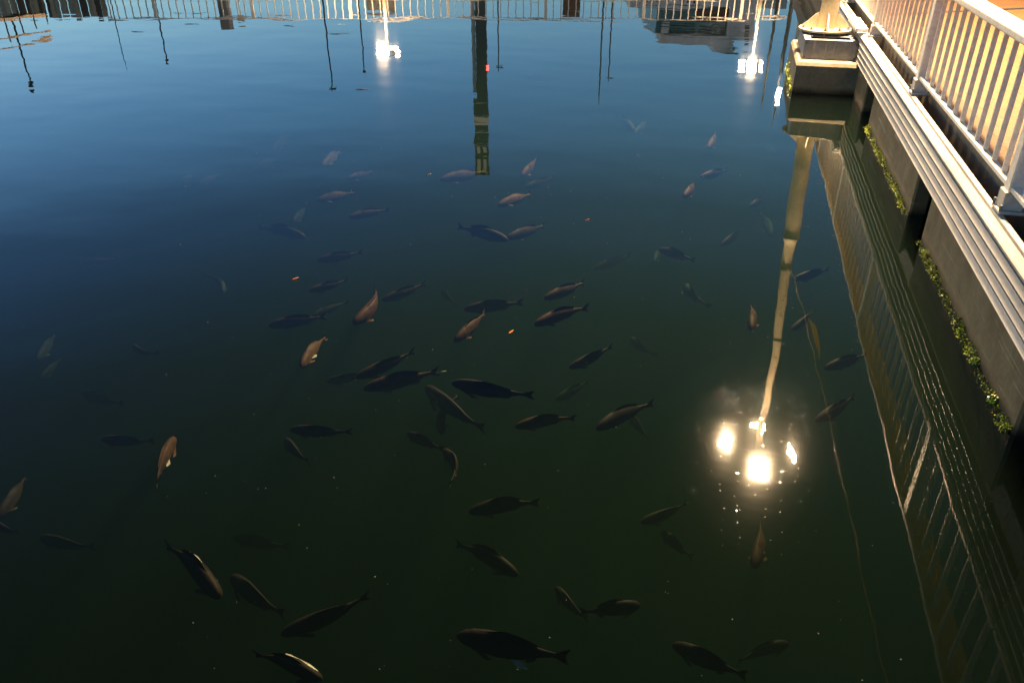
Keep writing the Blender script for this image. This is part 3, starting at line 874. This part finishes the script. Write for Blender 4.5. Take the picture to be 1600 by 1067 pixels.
FISH = [  # head u, v, tail u, v, tone, shape, depth, label
 (425, 232, 456, 211, 'm', 's', .26, 'faint brown fish, upper one of a dim pair left of the shoal top'),
 (400, 260, 436, 249, 'm', 's', .28, 'faint brown fish just below the dim upper pair, head to the left'),
 (503, 258, 535, 236, 'b', 's', .14, 'short bronze fish slanting up to the right, topmost of the four stacked bronze fish'),
 (543, 280, 585, 267, 'b', 's', .13, 'slim bronze fish under the topmost stacked one, tail lifted right'),
 (495, 314, 557, 300, 'b', 's', .13, 'slim level bronze fish with a dark tail, third down in the stack'),
 (458, 348, 480, 321, 'p', 's', .30, 'small pale fish pointing down left above a reddish fish'),
 (477, 369, 403, 355, 'm', 's', .14, 'reddish brown fish with its head to the right and a long dim tail'),
 (545, 340, 607, 326, 'b', 'l', .10, 'plump bronze fish lowest of the stack, tail up to the right'),
 (688, 283, 762, 267, 'b', 's', .12, 'bronze fish whose tail touches the mirrored tower top'),
 (815, 272, 841, 250, 'o', 's', .13, 'short bright fish right of the mirrored tower top'),
 (820, 293, 868, 278, 'd', 's', .22, 'dim bluish fish between two bright fish right of the tower top'),
 (778, 321, 833, 303, 'o', 's', .10, 'bright orange brown fish with a dark thin tail, alone below the tower top'),
 (794, 372, 709, 358, 'd', 'l', .08, 'dark fish with head to the right, snout touching another fish'),
 (792, 374, 854, 351, 'm', 's', .12, 'brown fish with a dark tail tip, snout touching a dark fish'),
 (990, 205, 965, 183, 'm', 's', .18, 'thin brown fish slanting down right, left stroke of a V of two fish'),
 (991, 207, 1013, 191, 'g', 's', .20, 'thin olive fish slanting up right, right stroke of a V of two fish'),
 (1107, 229, 1120, 209, 'o', 's', .12, 'small orange brown fish below the right hand lamp glare'),
 (1095, 279, 1140, 264, 'b', 's', .11, 'slim bronze fish with a dark tail above a small orange one'),
 (1069, 308, 1088, 284, 'o', 's', .10, 'small orange brown fish heading down below a slim bronze fish'),
 (1172, 323, 1197, 307, 'm', 's', .20, 'small brown fish left of the mirrored lamp post'),
 (1206, 366, 1189, 334, 'g', 's', .34, 'faint olive fish sloping down right beside the mirrored lamp post'),
 (1127, 381, 1163, 359, 'm', 's', .22, 'dim brown fish slanting up right, well left of the lamp post collar'),
 (1029, 390, 1086, 407, 'd', 's', .16, 'dark fish with head left beside a small pale streak'),
 (1022, 408, 1030, 384, 'p', 'c', .32, 'small pale fish end on, at the snout of a dark fish'),
 (496, 407, 569, 395, 'm', 's', .13, 'dim reddish fish high in the shoal, right of the floating orange leaf'),
 (483, 456, 546, 437, 'm', 's', .12, 'brown fish just right and below the floating orange leaf'),
 (597, 467, 668, 446, 'b', 's', .14, 'bronze fish crossed by the tail of a brighter fish'),
 (552, 505, 620, 455, 'o', 'k', .08, 'bright orange brown fish with a thin pale tail crossing the one above'),
 (487, 493, 543, 471, 'g', 'l', .20, 'olive fish resting above a dark blue one'),
 (420, 508, 512, 496, 'k', 's', .10, 'long dark blue fish below an olive one, left edge of the shoal'),
 (470, 573, 502, 526, 'o', 'l', .09, 'bright orange brown fish diving, with a white belly fin'),
 (556, 588, 652, 551, 'm', 's', .09, 'brown fish with pale tail streak just above the fish with the bright tail'),
 (568, 606, 690, 582, 'b', 's', .08, 'long brown fish with a bright white tail edge in mid shoal'),
 (510, 594, 582, 585, 'd', 's', .16, 'dark brown fish half hidden left of two long brown fish'),
 (725, 484, 820, 473, 'd', 's', .12, 'long dark level fish in the middle of the shoal'),
 (710, 530, 767, 492, 'o', 'r', .09, 'bright golden brown fish rising to the right, left of an orange leaf'),
 (851, 467, 917, 441, 'b', 's', .10, 'bronze fish with dark tail above the broadest bronze fish'),
 (836, 509, 913, 474, 'b', 'l', .07, 'broad bronze fish, the widest of the shoal, right of an orange leaf'),
 (890, 572, 960, 544, 'd', 's', .10, 'dark brown fish right of centre, snout down left'),
 (928, 418, 988, 401, 'm', 's', .32, 'very faint brown fish above right of the two broad bronze fish'),
 (690, 455, 712, 477, 'd', 's', .30, 'faint dark fish between the crossed pair and the long level fish'),
 (706, 599, 836, 621, 'k', 's', .06, 'big black fish with gold rimmed tail in the middle of the shoal'),
 (666, 606, 746, 678, 'k', 'r', .16, 'dark blurred fish sinking away below the big black fish'),
 (690, 676, 684, 624, 'p', 'c', .16, 'pale crescent of a fish turning, below the big black fish'),
 (868, 624, 922, 596, 'g', 's', .24, 'olive fish deep above the golden backed one'),
 (805, 669, 897, 644, 'b', 'l', .09, 'fish with golden back and black flank below an olive one'),
 (932, 672, 1014, 624, 'k', 'l', .10, 'black fish rising to the right with tail high'),
 (985, 647, 1012, 688, 'd', 's', .24, 'dim fish pointing up left under the tail of a rising black fish'),
 (453, 672, 552, 676, 'k', 's', .09, 'level black fish with a thin tail, left of the shoal'),
 (445, 683, 481, 727, 'k', 's', .14, 'short black fish heading up left under a level black fish'),
 (636, 678, 692, 702, 'k', 's', .12, 'black fish head to the left under the pale crescent fish'),
 (693, 700, 737, 752, 'd', 'c', .10, 'dark fish with a pale curved edge sinking to the right'),
 (733, 802, 840, 774, 'k', 'l', .10, 'long dark fish alone low in the middle, tail up right'),
 (1071, 443, 1084, 478, 'p', 'k', .26, 'thin pale crescent fish left of the orange upright fish'),
 (1174, 516, 1176, 472, 'o', 's', .12, 'orange fish pointing straight down, left of the mirrored post'),
 (1240, 436, 1299, 421, 'm', 's', .12, 'reddish fish right behind the mirrored lamp post ring'),
 (1289, 574, 1358, 556, 'd', 's', .14, 'dark brown fish against the mirrored railing edge'),
 (1275, 658, 1340, 619, 'm', 's', .13, 'large brown fish crossed by the mirrored cable'),
 (1237, 514, 1274, 487, 'd', 's', .18, 'dim brown fish left of the mirrored yellow strap'),
 (986, 527, 1007, 556, 'g', 'k', .30, 'faint olive curved fish right of the dark brown fish'),
 (349, 457, 343, 426, 'p', 'k', .26, 'thin pale upright crescent fish far left of the orange leaf'),
 (128, 413, 182, 403, 'm', 's', .24, 'faint reddish fish alone in the blue water at the left'),
 (57, 561, 90, 521, 'g', 's', .26, 'faint olive fish, upper of two at the far left'),
 (61, 591, 99, 559, 'g', 's', .28, 'faint olive fish, lower of two at the far left'),
 (209, 539, 227, 562, 'm', 'k', .20, 'small brown fish with a pale tail tip at the left'),
 (128, 611, 193, 636, 'd', 's', .22, 'dim dark fish sloping down right above the dark blue level fish'),
 (158, 687, 242, 690, 'k', 's', .12, 'dark blue level fish left of the bright diving tail'),
 (273, 684, 230, 756, 'o', 'r', .07, 'orange brown fish heading away with a white belly fin, left of the shoal'),
 (-4, 806, 46, 743, 'm', 's', .10, 'brown fish cut by the left edge of the view'),
 (-14, 815, 28, 834, 'k', 's', .10, 'dark fish with a pale tail speck at the left edge'),
 (63, 841, 147, 856, 'k', 's', .13, 'dark blue fish low at the left, tail to the right'),
 (344, 930, 263, 847, 'k', 's', .06, 'black fish with a short silver streak on its side'),
 (361, 898, 442, 967, 'k', 's', .10, 'black fish with head up left, tail meeting a larger black fish'),
 (438, 987, 583, 936, 'k', 's', .08, 'large black fish low left, slanting up to the right, touched by the tail of another'),
 (503, 1062, 398, 1014, 'k', 's', .06, 'black fish with a bright orange tipped flash at the bottom edge'),
 (364, 840, 452, 856, 'd', 's', .20, 'very dim fish above two black fish low left'),
 (809, 899, 713, 843, 'k', 's', .10, 'black fish heading down right under the long dark fish'),
 (868, 916, 916, 972, 'k', 's', .14, 'dark fish forming a V with another at bottom centre, left stroke'),
 (1000, 944, 908, 964, 'k', 'l', .10, 'dark fish with head right, right stroke of a V at bottom centre'),
 (715, 994, 892, 1030, 'k', 's', .06, 'largest black fish at bottom centre with a white belly fin'),
 (1002, 816, 1077, 787, 'd', 's', .16, 'dim dark fish left of the big lamp glare'),
 (1034, 829, 1081, 874, 'k', 's', .18, 'dim fish sloping down right under the dim dark one near the glare'),
 (1178, 887, 1193, 812, 'o', 's', .14, 'reddish fish pointing down below the big lamp glare'),
 (1051, 1004, 1168, 1062, 'k', 's', .09, 'black fish low right with its tail at the bottom edge'),
 (1232, 1004, 1148, 1031, 'k', 's', .18, 'faint dark fish lying across the tail of the low right black fish'),
 (820, 120, 861, 126, 'm', 's', .12, 'faint pinkish fish far out right of the mirrored tower'),
 (283, 281, 306, 273, 'm', 's', .22, 'left of two faint brown fish in the blue water'),
 (309, 286, 346, 274, 'm', 's', .20, 'right of two faint brown fish in the blue water'),
]
# first two: pale strips standing in for glints off the scales; the rest pale fins
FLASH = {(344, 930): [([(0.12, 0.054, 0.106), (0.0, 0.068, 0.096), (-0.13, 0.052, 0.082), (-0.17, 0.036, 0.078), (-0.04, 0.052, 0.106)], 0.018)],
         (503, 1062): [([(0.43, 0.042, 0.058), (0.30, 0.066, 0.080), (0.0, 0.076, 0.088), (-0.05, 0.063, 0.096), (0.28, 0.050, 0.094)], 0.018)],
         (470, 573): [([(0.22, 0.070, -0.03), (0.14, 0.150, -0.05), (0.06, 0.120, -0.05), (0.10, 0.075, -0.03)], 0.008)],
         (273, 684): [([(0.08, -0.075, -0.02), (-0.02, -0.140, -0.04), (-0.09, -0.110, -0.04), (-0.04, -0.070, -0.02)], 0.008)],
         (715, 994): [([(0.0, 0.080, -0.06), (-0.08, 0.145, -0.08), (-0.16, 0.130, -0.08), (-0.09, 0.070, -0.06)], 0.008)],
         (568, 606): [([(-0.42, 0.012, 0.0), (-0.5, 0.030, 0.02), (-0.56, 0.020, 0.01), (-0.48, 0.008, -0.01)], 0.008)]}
for i, (hu, hv, tu, tv_, tone, shp, dep, label) in enumerate(FISH):
    dep *= 2.3 + 1.8 * max(0.0, min(1.0, (hv - 560) / 300))
    a_, b_ = at_z(hu, hv, -dep), at_z(tu, tv_, -dep)
    d_ = a_ - b_
    ln = d_.length
    o = bpy.data.objects.new('fish', FM[shp])
    COL.objects.link(o)
    o.location = (a_ + b_) / 2
    rz = math.atan2(d_.y, d_.x)
    fat = min(1.25, max(0.8, 0.42 / max(ln, 0.1))) + (0.35 if hv > 760 else 0.0)
    o.scale = (ln, ln * (0.62 + 0.3 * fat), ln * (0.62 + 0.3 * fat))
    o.rotation_euler = (R(random.uniform(-14, 14)), R(random.uniform(-4, 4)), rz)
    c = TONE[tone]
    j = random.uniform(0.85, 1.15) 
    o.color = (c[0] * j, c[1] * j, c[2] * j, 1)
    tag(o, label, 'fish', 'fish swimming near the surface')
    for pts, th in FLASH.get((hu, hv), ()):
        MB().prism(pts, th).build('fin', 'fin', o)  # on the two black flanks this piece is a painted glint, not a fin

# ------------------------------------------------------------------ the far quay, seen mirrored
QD = 40.0
ZQ = 1.92
QROT = YAW
def q_at(s_, dist, z_=0.0):
    p = RGT * s_ + HEAD * dist
    return Vector((p.x, p.y, z_))
def s_of(u, v, dist):
    return far_point(u, v, dist).dot(RGT)
ground = MB()
c4 = [(-120, QD + 0.6), (120, QD + 0.6), (120, 260), (-120, 260)]
ground.bm.faces.new([ground.bm.verts.new(q_at(a_, b_, ZQ)) for a_, b_ in c4])
tag(ground.build('ground', 'asphalt'), kind='structure')
SL, SR = s_of(168, 26, QD), s_of(1228, 30, QD)
qw = MB()
qw.box((-60, -0.35, -3.3), (SR + 14, 0.6, ZQ + 0.002), 0.03)
tag(qw.build('quay_wall', 'conc_pale', at=q_at(0, QD), rot=(0, 0, QROT)), 'pale concrete quay wall on the far side of the basin', 'quay wall')
fr_ = empty('railing', q_at((SL + SR) / 2, QD, ZQ), 'white railing along the far quay, mirrored at the top of the water', 'railing', None, QROT)
hw = (SR - SL) / 2
MB().box((-hw, -0.05, 0.97), (hw, 0.06, 1.03), 0.008).build('handrail', 'white', fr_)
MB().box((-hw, -0.03, 0.10), (hw, 0.03, 0.15), 0.006).build('bottom_rail', 'white', fr_)
step = 0.345
nbal = int(2 * hw / step)
rest = MB()
ob0 = None
for j in range(nbal):
    x = -hw + (j + 0.5) * step
    if j % 13 == 6:
        MB().box((x - 0.07, -0.05, 0.0), (x + 0.07, 0.05, 0.968), 0.006).build('post', 'white', fr_)
        continue
    if j < 108:
        if ob0 is None:
            ob = ob0 = MB().box((-0.022, -0.02, 0.152), (0.022, 0.02, 0.968)).build('baluster', 'white', fr_)
        else:
            ob = ob0.copy(); COL.objects.link(ob); ob.parent = fr_
        ob.location = (x, 0, 0)
    else:
        rest.box((x - 0.022, -0.02, 0.152), (x + 0.022, 0.02, 0.968))
if nbal > 108:
    tag(rest.build('baluster_run', 'white', fr_), kind='stuff')
else:
    rest.bm.free()

# dark poles on the far quay: foot (u at top row), tip (u, v)
POLES = [(50, 139, 0.055, 'dark pole at the left end of the quay, mirrored beside the warm board fence', 'pole', 'ball'),
         (197, 108, 0.028, 'thinnest dark mast on the far quay, right of the board fence', 'pole', 'thin'),
         (262, 100, 0.045, 'dark pole with a separate ball tip, right of the thin mast', 'pole', 'ball'),
         (520, 146, 0.045, 'dark pole with a short side arm, left of the first lit lamp', 'pole', 'arm'),
         (570, 118, 0.040, 'dark pole just left of the first lit lamp on the far quay', 'pole', 'ball'),
         (779, 114, 0.042, 'grey brown pole just right of the mirrored tower', 'greypole', 'arm'),
         (935, 157, 0.050, 'taller of two neighbouring grey poles right of the tower', 'greypole', 'thin'),
         (950, 128, 0.045, 'shorter of two neighbouring grey poles right of the tower', 'greypole', 'arm'),
         (1189, 172, 0.080, 'broad grey pole right of the second lit lamp', 'greypole', 'thin'),
         (1207, 190, 0.085, 'tallest dark grey pole closest to the pier, right of the second lit lamp', 'greypole', 'thin')]
for u, v, r_, label, mt_, kind_ in POLES:
    dist = QD + 3.0 + (u % 7) * 0.3
    tp = far_point(u, v, dist)
    base = Vector((tp.x, tp.y, ZQ))
    hgt = tp.z - ZQ
    po = empty('pole', base, label, 'pole', 'unlit poles on the far quay', QROT)
    MB().tube([(0, 0, 0), (0, 0, hgt * 0.5), (0, 0, hgt * 0.93)], [r_, r_ * 0.85, r_ * 0.7], 12).build('shaft', mt_, po, True)
    MB().box((-r_ * 2, -r_ * 2, 0.0), (r_ * 2, r_ * 2, 0.03), 0.004).build('base_plate', mt_, po)
    if kind_ == 'ball':
        MB().tube([(0, 0, hgt * 0.93), (0, 0, hgt * 0.95), (0, 0, hgt * 0.975), (0, 0, hgt)], [r_ * 0.3, r_ * 2.2, r_ * 2.6, r_ * 0.5], 12).build('cap', mt_, po, True)
    elif kind_ == 'arm':
        MB().box((-0.12, -0.05, hgt * 0.93), (0.24, 0.05, hgt * 0.95), 0.01).build('arm', mt_, po)
        MB().tube([(0, 0, hgt * 0.955), (0, 0, hgt)], r_ * 0.5, 8).build('tip', mt_, po)
    else:
        MB().tube([(0, 0, hgt * 0.93), (0, 0, hgt)], [r_ * 0.7, r_ * 0.3], 8).build('tip', mt_, po)

# lit lamps beyond the far quay
def far_lamp(u, v, dist, label, side):
    tp = far_point(u, v, dist)
    base = Vector((tp.x, tp.y, 0.47))
    ZB = 0.47
    lp = empty('lamp_post', base, label, 'lamp post', 'floodlight lamp posts')
    hh = tp.z
    MB().tube([(0, 0, 0), (0, 0, 1.9), (0, 0, 1.96), (0, 0, hh - ZB)], [0.09, 0.085, 0.06, 0.04], 16).build('shaft', 'post', lp, True)
    MB().box((-0.4, -0.4, 0.0), (0.4, 0.4, 0.03), 0.01).build('base_plate', 'post', lp)
    floodlights(lp, tp, base, 'lens_far_main', 'lens_far', side, 0.42, 0.15)
    MB().box((-0.55, -0.55, -3.8), (0.55, 0.55, -0.005), 0.02).build('pedestal', 'conc_pale', lp)
far_lamp(606, 80, 38.4, 'lit cream lamp post across the basin, its glare left of the mirrored tower', 'lens_far_main')
far_lamp(1174, 104, 38.4, 'lit cream lamp post across the basin in front of the white and teal building', 'lens_far')

# tower far behind the quay
TD = 46.0
TK = TD / 120.0
tb, tt = far_point(742, 30, TD), far_point(753, 273, TD)
tw = empty('tower', Vector((tt.x, tt.y, (ZQ + 0.005))), 'tall slim dark tower with a paler shaft on one side and banded top', 'tower', None, QROT)
TH = tt.z - (ZQ + 0.005)
W_ = 1.05 * TK
MB().box((-0.48 * TK, -0.9 * TK, 0), (W_, 0.9 * TK, TH * 0.62), 0.012).build('shaft', 'tower_dark', tw)
MB().box((-W_, -0.7 * TK, 0), (-0.62 * TK, 0.7 * TK, TH * 0.56), 0.012).build('stair_shaft', 'tower_pale', tw)
for k in range(14):
    zz = TH * (0.02 + 0.04 * k)
    MB().box((-0.618 * TK, -0.35 * TK, zz), (-0.482 * TK, 0.35 * TK, zz + 0.2)).build('link_slab', 'tower_pale', tw)
MB().box((-W_ * 0.95, -1.0 * TK, TH * 0.62), (W_, 1.0 * TK, TH * 0.97), 0.012).build('upper_block', 'tower_dark', tw)
for k, (f0, f1) in enumerate(((0.60, 0.61), (0.66, 0.668), (0.675, 0.70), (0.735, 0.742), (0.75, 0.762), (0.80, 0.81))):
    MB().box((-W_ * 0.98, -1.06 * TK, TH * f0), (W_ * 1.03, 1.06 * TK, TH * f1), 0.008).build('pale_band', 'lit_window' if k in (2, 4) else 'tower_pale', tw)
for f0, f1 in ((0.82, 0.87), (0.89, 0.965)):
    for x in (-0.7, 0.25):
        MB().box((x * TK, -1.05 * TK, TH * f0), ((x + 0.5) * TK, -1.003 * TK, TH * f1)).build('window_strip', 'lit_window', tw)
MB().box((-W_ * 1.05, -1.15 * TK, TH * 0.97), (W_ * 1.12, 1.15 * TK, TH), 0.02).build('roof_cap', 'tower_dark', tw)
bm_ = MB(); bm_.bm.free(); bm_.bm = bmesh.new()
bmesh.ops.create_icosphere(bm_.bm, subdivisions=2, radius=0.2 * TK)
bm_.build('warning_lamp', 'red_lamp', tw, at=(W_ + 0.02, -0.95 * TK, TH * 0.42))

# white building with the dark teal middle
BD = 50.0
bl = far_point(1000, 28, BD); brr = far_point(1225, 28, BD)
bx0 = bl.dot(RGT); bx1 = brr.dot(RGT)
bd = empty('building', q_at(0, BD, (ZQ + 0.005)), 'white stepped building with a dark teal glazed middle and red band', 'building', None, QROT)
def zr(v): return far_point(1100, v, BD).z - (ZQ + 0.005)
def sx_(u, v): return far_point(u, v, BD).dot(RGT)
def bbox(name, u0, u1, v0, v1, y0, y1, m_):
    z0 = 0.0 if v0 is None else zr(v0)
    vm = 30 if v0 is None else (v0 + v1) / 2
    return MB().box((sx_(u0, vm), y0, z0), (sx_(u1, vm), y1, zr(v1)), 0.03).build(name, m_, bd)
wl = bbox('wall', 985, 1226, None, 13, 0, 8, 'wallwhite')
bbox('teal_storey', 1027, 1140, 13.5, 56, 0.4, 8, 'teal')
bbox('red_band', 1090, 1166, 20, 29, 0.2, 0.38, 'redband')
bbox('white_bay', 1138, 1180, 13.5, 62, 0.1, 8, 'wallwhite')
bbox('end_block', 1034, 1046, 43, 64, 0.25, 0.39, 'wallwhite')
bbox('roof_slab', 1032, 1140, 57, 69, 0.0, 8.2, 'wallwhite')
bbox('upper_roof', 1118, 1150, 69.5, 82, 0.6, 7, 'wallwhite')
bbox('roof_canopy', 1136, 1158, 83, 91, 0.6, 6, 'teal')
for u0, u1, v0, v1 in ((1048, 1088, 47, 55), (1094, 1134, 47, 54), (1098, 1126, 34, 40), (1037, 1043, 45, 50), (1070, 1100, 60, 62), (1080, 1100, 66, 68)):
    bbox('window', u0, u1, v0, v1, 0.02 if v1 > 57 else 0.3, 0.42, 'glass')
for u0 in (1006, 1014, 1022, 1030, 1038, 1062, 1070, 1080, 1178, 1186):
    bbox('window', u0, u0 + 4, None, 4, -0.02, 0.06, 'glass')
for v0 in (46, 54, 66):
    bbox('window', 1164, 1171, v0, v0 + 5, 0.05, 0.12, 'glass')
MB().tube([(sx_(1062, 70), 3, zr(69)), (sx_(1062, 75), 3, zr(78))], 0.12, 8).build('mast', 'pole', bd)

# board fence at the left end, in warm light
fd = QD + 0.4
f0, f1 = s_of(-70, 31, fd), s_of(172, 27, fd)
fe = empty('board_fence', q_at((f0 + f1) / 2, fd, (ZQ + 0.005)), 'warm lit fence of upright tan boards at the left end of the far quay', 'fence', None, QROT)
hwf = (f1 - f0) / 2
rnd = random.Random(21)
x = -hwf
while x < hwf:
    w_ = rnd.choice((0.12, 0.16, 0.22, 0.3))
    top = 1.02 + rnd.uniform(-0.06, 0.1)
    o = MB().box((x, -0.04 + rnd.uniform(-0.05, 0.05), 0), (x + w_, 0.04, top), 0.008).build('board', rnd.choice(('tan', 'tan', 'tan', 'post', 'box_brown')), fe)
    x += w_ + rnd.choice((0.02, 0.03, 0.08))
gp0, gp1 = far_point(-10, 63, 25.0), far_point(78, 49, 30.0)
gw = empty('gangway', gp0, 'thin brown gangway rail sloping across in front of the board fence', 'gangway')
for dz_ in (0, 0.28):
    MB().tube([(0, 0, dz_), tuple(gp1 - gp0 + Vector((0, 0, dz_ * 0.8)))], 0.03, 8).build('rail', 'tan', gw)
for k in range(5):
    q = (gp1 - gp0) * (k / 4)
    MB().tube([(q.x, q.y, -0.5), (q.x, q.y, 0.28)], 0.022, 8).build('stanchion', 'pole', gw)
dk = gp1 - gp0
fx = Vector((-dk.y, dk.x, 0)).normalized()
MB().prism([Vector((0, 0, -0.5)), dk + Vector((0, 0, -0.5)), dk + fx * 1.1 + Vector((0, 0, -0.5)), fx * 1.1 + Vector((0, 0, -0.5))], 0.09).build('walkway', 'tan', gw)
for q in (Vector((0, 0, 0)), dk):
    MB().tube([(q.x + fx.x * 0.5, q.y + fx.y * 0.5, -gp0.z - 2.9), (q.x + fx.x * 0.5, q.y + fx.y * 0.5, -0.55)], 0.12, 10).build('pile', 'pole', gw)

# cabinets and a small sign behind the far railing
def cabinet(name, u0, u1, v, mt_, label, cat, depth_=0.5, dist=None):
    dist = dist or QD + 1.6
    s0, s1 = s_of(u0, v, dist), s_of(u1, v, dist)
    zt = far_point((u0 + u1) / 2, v, dist).z - (ZQ + 0.005)
    cb = empty(name, q_at((s0 + s1) / 2, dist, (ZQ + 0.005)), label, cat, None, QROT)
    w_ = (s1 - s0) / 2
    MB().box((-w_, 0, 0.06), (w_, depth_, zt), 0.015).build('body', mt_, cb)
    MB().box((-w_ - 0.02, -0.02, zt + 0.001), (w_ + 0.02, depth_ + 0.02, zt + 0.03), 0.006).build('lid', 'box_grey', cb)
    MB().box((-w_ * 0.86, -0.014, 0.12), (w_ * 0.86, -0.001, zt - 0.08), 0.004).build('door', mt_, cb)
    MB().box((-w_, 0.02, 0), (w_, depth_ - 0.02, 0.058)).build('plinth', 'conc_dark', cb)
cabinet('service_column', 346, 361, 46, 'box_grey', 'grey upright service column showing above the far railing', 'service column')
cabinet('utility_cabinet', 574, 617, 21, 'box_grey', 'broad grey utility cabinet behind the far railing under the first lit lamp', 'cabinet')
cabinet('utility_cabinet', 880, 906, 24, 'box_brown', 'rusty brown cabinet behind the far railing right of the tower', 'cabinet')
sp = far_point(378, 36, QD + 1.2)
sg = empty('sign', Vector((sp.x, sp.y, (ZQ + 0.005))), 'small plain tan sign board on a post beside the grey service column', 'sign', None, QROT)
zt = sp.z - (ZQ + 0.005)
MB().tube([(0, 0, 0), (0, 0, zt)], 0.03, 8).build('post', 'white', sg)
MB().box((-0.16, -0.05, zt - 0.28), (0.16, -0.032, zt), 0.006).build('board', 'sign', sg)

# small white light at the foot of the far quay
wp = far_point(1222, 112, 43.0)
wlp = empty('wall_lamp', Vector((wp.x, wp.y, (ZQ + 0.005))), 'slim lamp post with a small white light beside the pier, across the basin', 'lamp post')
MB().tube([(0, 0, 0), (0, 0, wp.z - (ZQ + 0.005))], 0.04, 10).build('shaft', 'greypole', wlp)
MB().box((-0.10, -0.10, wp.z - 0.945), (0.10, 0.10, wp.z - 0.40), 0.02).build('lantern', 'white_lamp', wlp)

# ------------------------------------------------------------------ sky and camera
world = bpy.data.worlds.new('World')
scene.world = world
world.use_nodes = True
nt = world.node_tree
nt.nodes.clear()
out = N(nt, 'ShaderNodeOutputWorld')
bg = N(nt, 'ShaderNodeBackground', Strength=0.15)
sky = N(nt, 'ShaderNodeTexSky')
sky.sky_type = 'NISHITA'
sky.sun_disc = False
SUN_EL, SUN_AZ = R(2.0), R(-85.0)
sky.sun_elevation = SUN_EL
sky.sun_rotation = SUN_AZ
sky.altitude = 0
sky.air_density, sky.dust_density, sky.ozone_density = 1.0, 0.6, 2.0
# dusk: a clear bright band low down, dark cloud higher up
tc = N(nt, 'ShaderNodeTexCoord')
sp_ = N(nt, 'ShaderNodeSeparateXYZ')
L(nt, tc.outputs['Generated'], sp_.inputs['Vector'])
cr = N(nt, 'ShaderNodeValToRGB')
cr.color_ramp.interpolation = 'EASE'
el = cr.color_ramp.elements
el[0].position, el[0].color = 0.0, (0.55, 0.82, 1.15, 1)
el[1].position, el[1].color = 1.0, (0.07, 0.08, 0.10, 1)
for pos_, c_ in ((0.14, (0.58, 0.90, 1.36, 1)), (0.25, (0.45, 0.82, 1.30, 1)), (0.36, (0.25, 0.47, 0.85, 1)), (0.50, (0.20, 0.30, 0.50, 1)), (0.70, (0.10, 0.13, 0.20, 1))):
    k_ = el.new(pos_)
    k_.color = c_
L(nt, sp_.outputs['Z'], cr.inputs['Fac'])
mxs = N(nt, 'ShaderNodeMix', _data_type='RGBA', _blend_type='MULTIPLY')
mxs.inputs['Factor'].default_value = 1
L(nt, sky.outputs['Color'], mxs.inputs['A'])
L(nt, cr.outputs['Color'], mxs.inputs['B'])
L(nt, mxs.outputs['Result'], bg.inputs['Color'])
L(nt, bg.outputs['Background'], out.inputs['Surface'])

cam = bpy.data.cameras.new('camera')
co = bpy.data.objects.new('camera', cam)
COL.objects.link(co)
cam.sensor_width = 36.0
cam.lens = 36.0 * FPX / 1600.0
cam.clip_end = 2000
co.location = EYE
co.rotation_euler = Matrix((RGT, UPV, -FWD)).transposed().to_euler()
scene.camera = co

scene.view_settings.view_transform = 'Standard'
scene.view_settings.look = 'None'
scene.view_settings.exposure = 2.0
scene.view_settings.gamma = 1.0
cy = scene.cycles
cy.max_bounces = 6
cy.diffuse_bounces = 3
cy.glossy_bounces = 4
cy.transparent_max_bounces = 12
cy.volume_bounces = 0
cy.caustics_reflective = False
cy.caustics_refractive = False
cy.use_denoising = True
cy.sample_clamp_indirect = 6.0
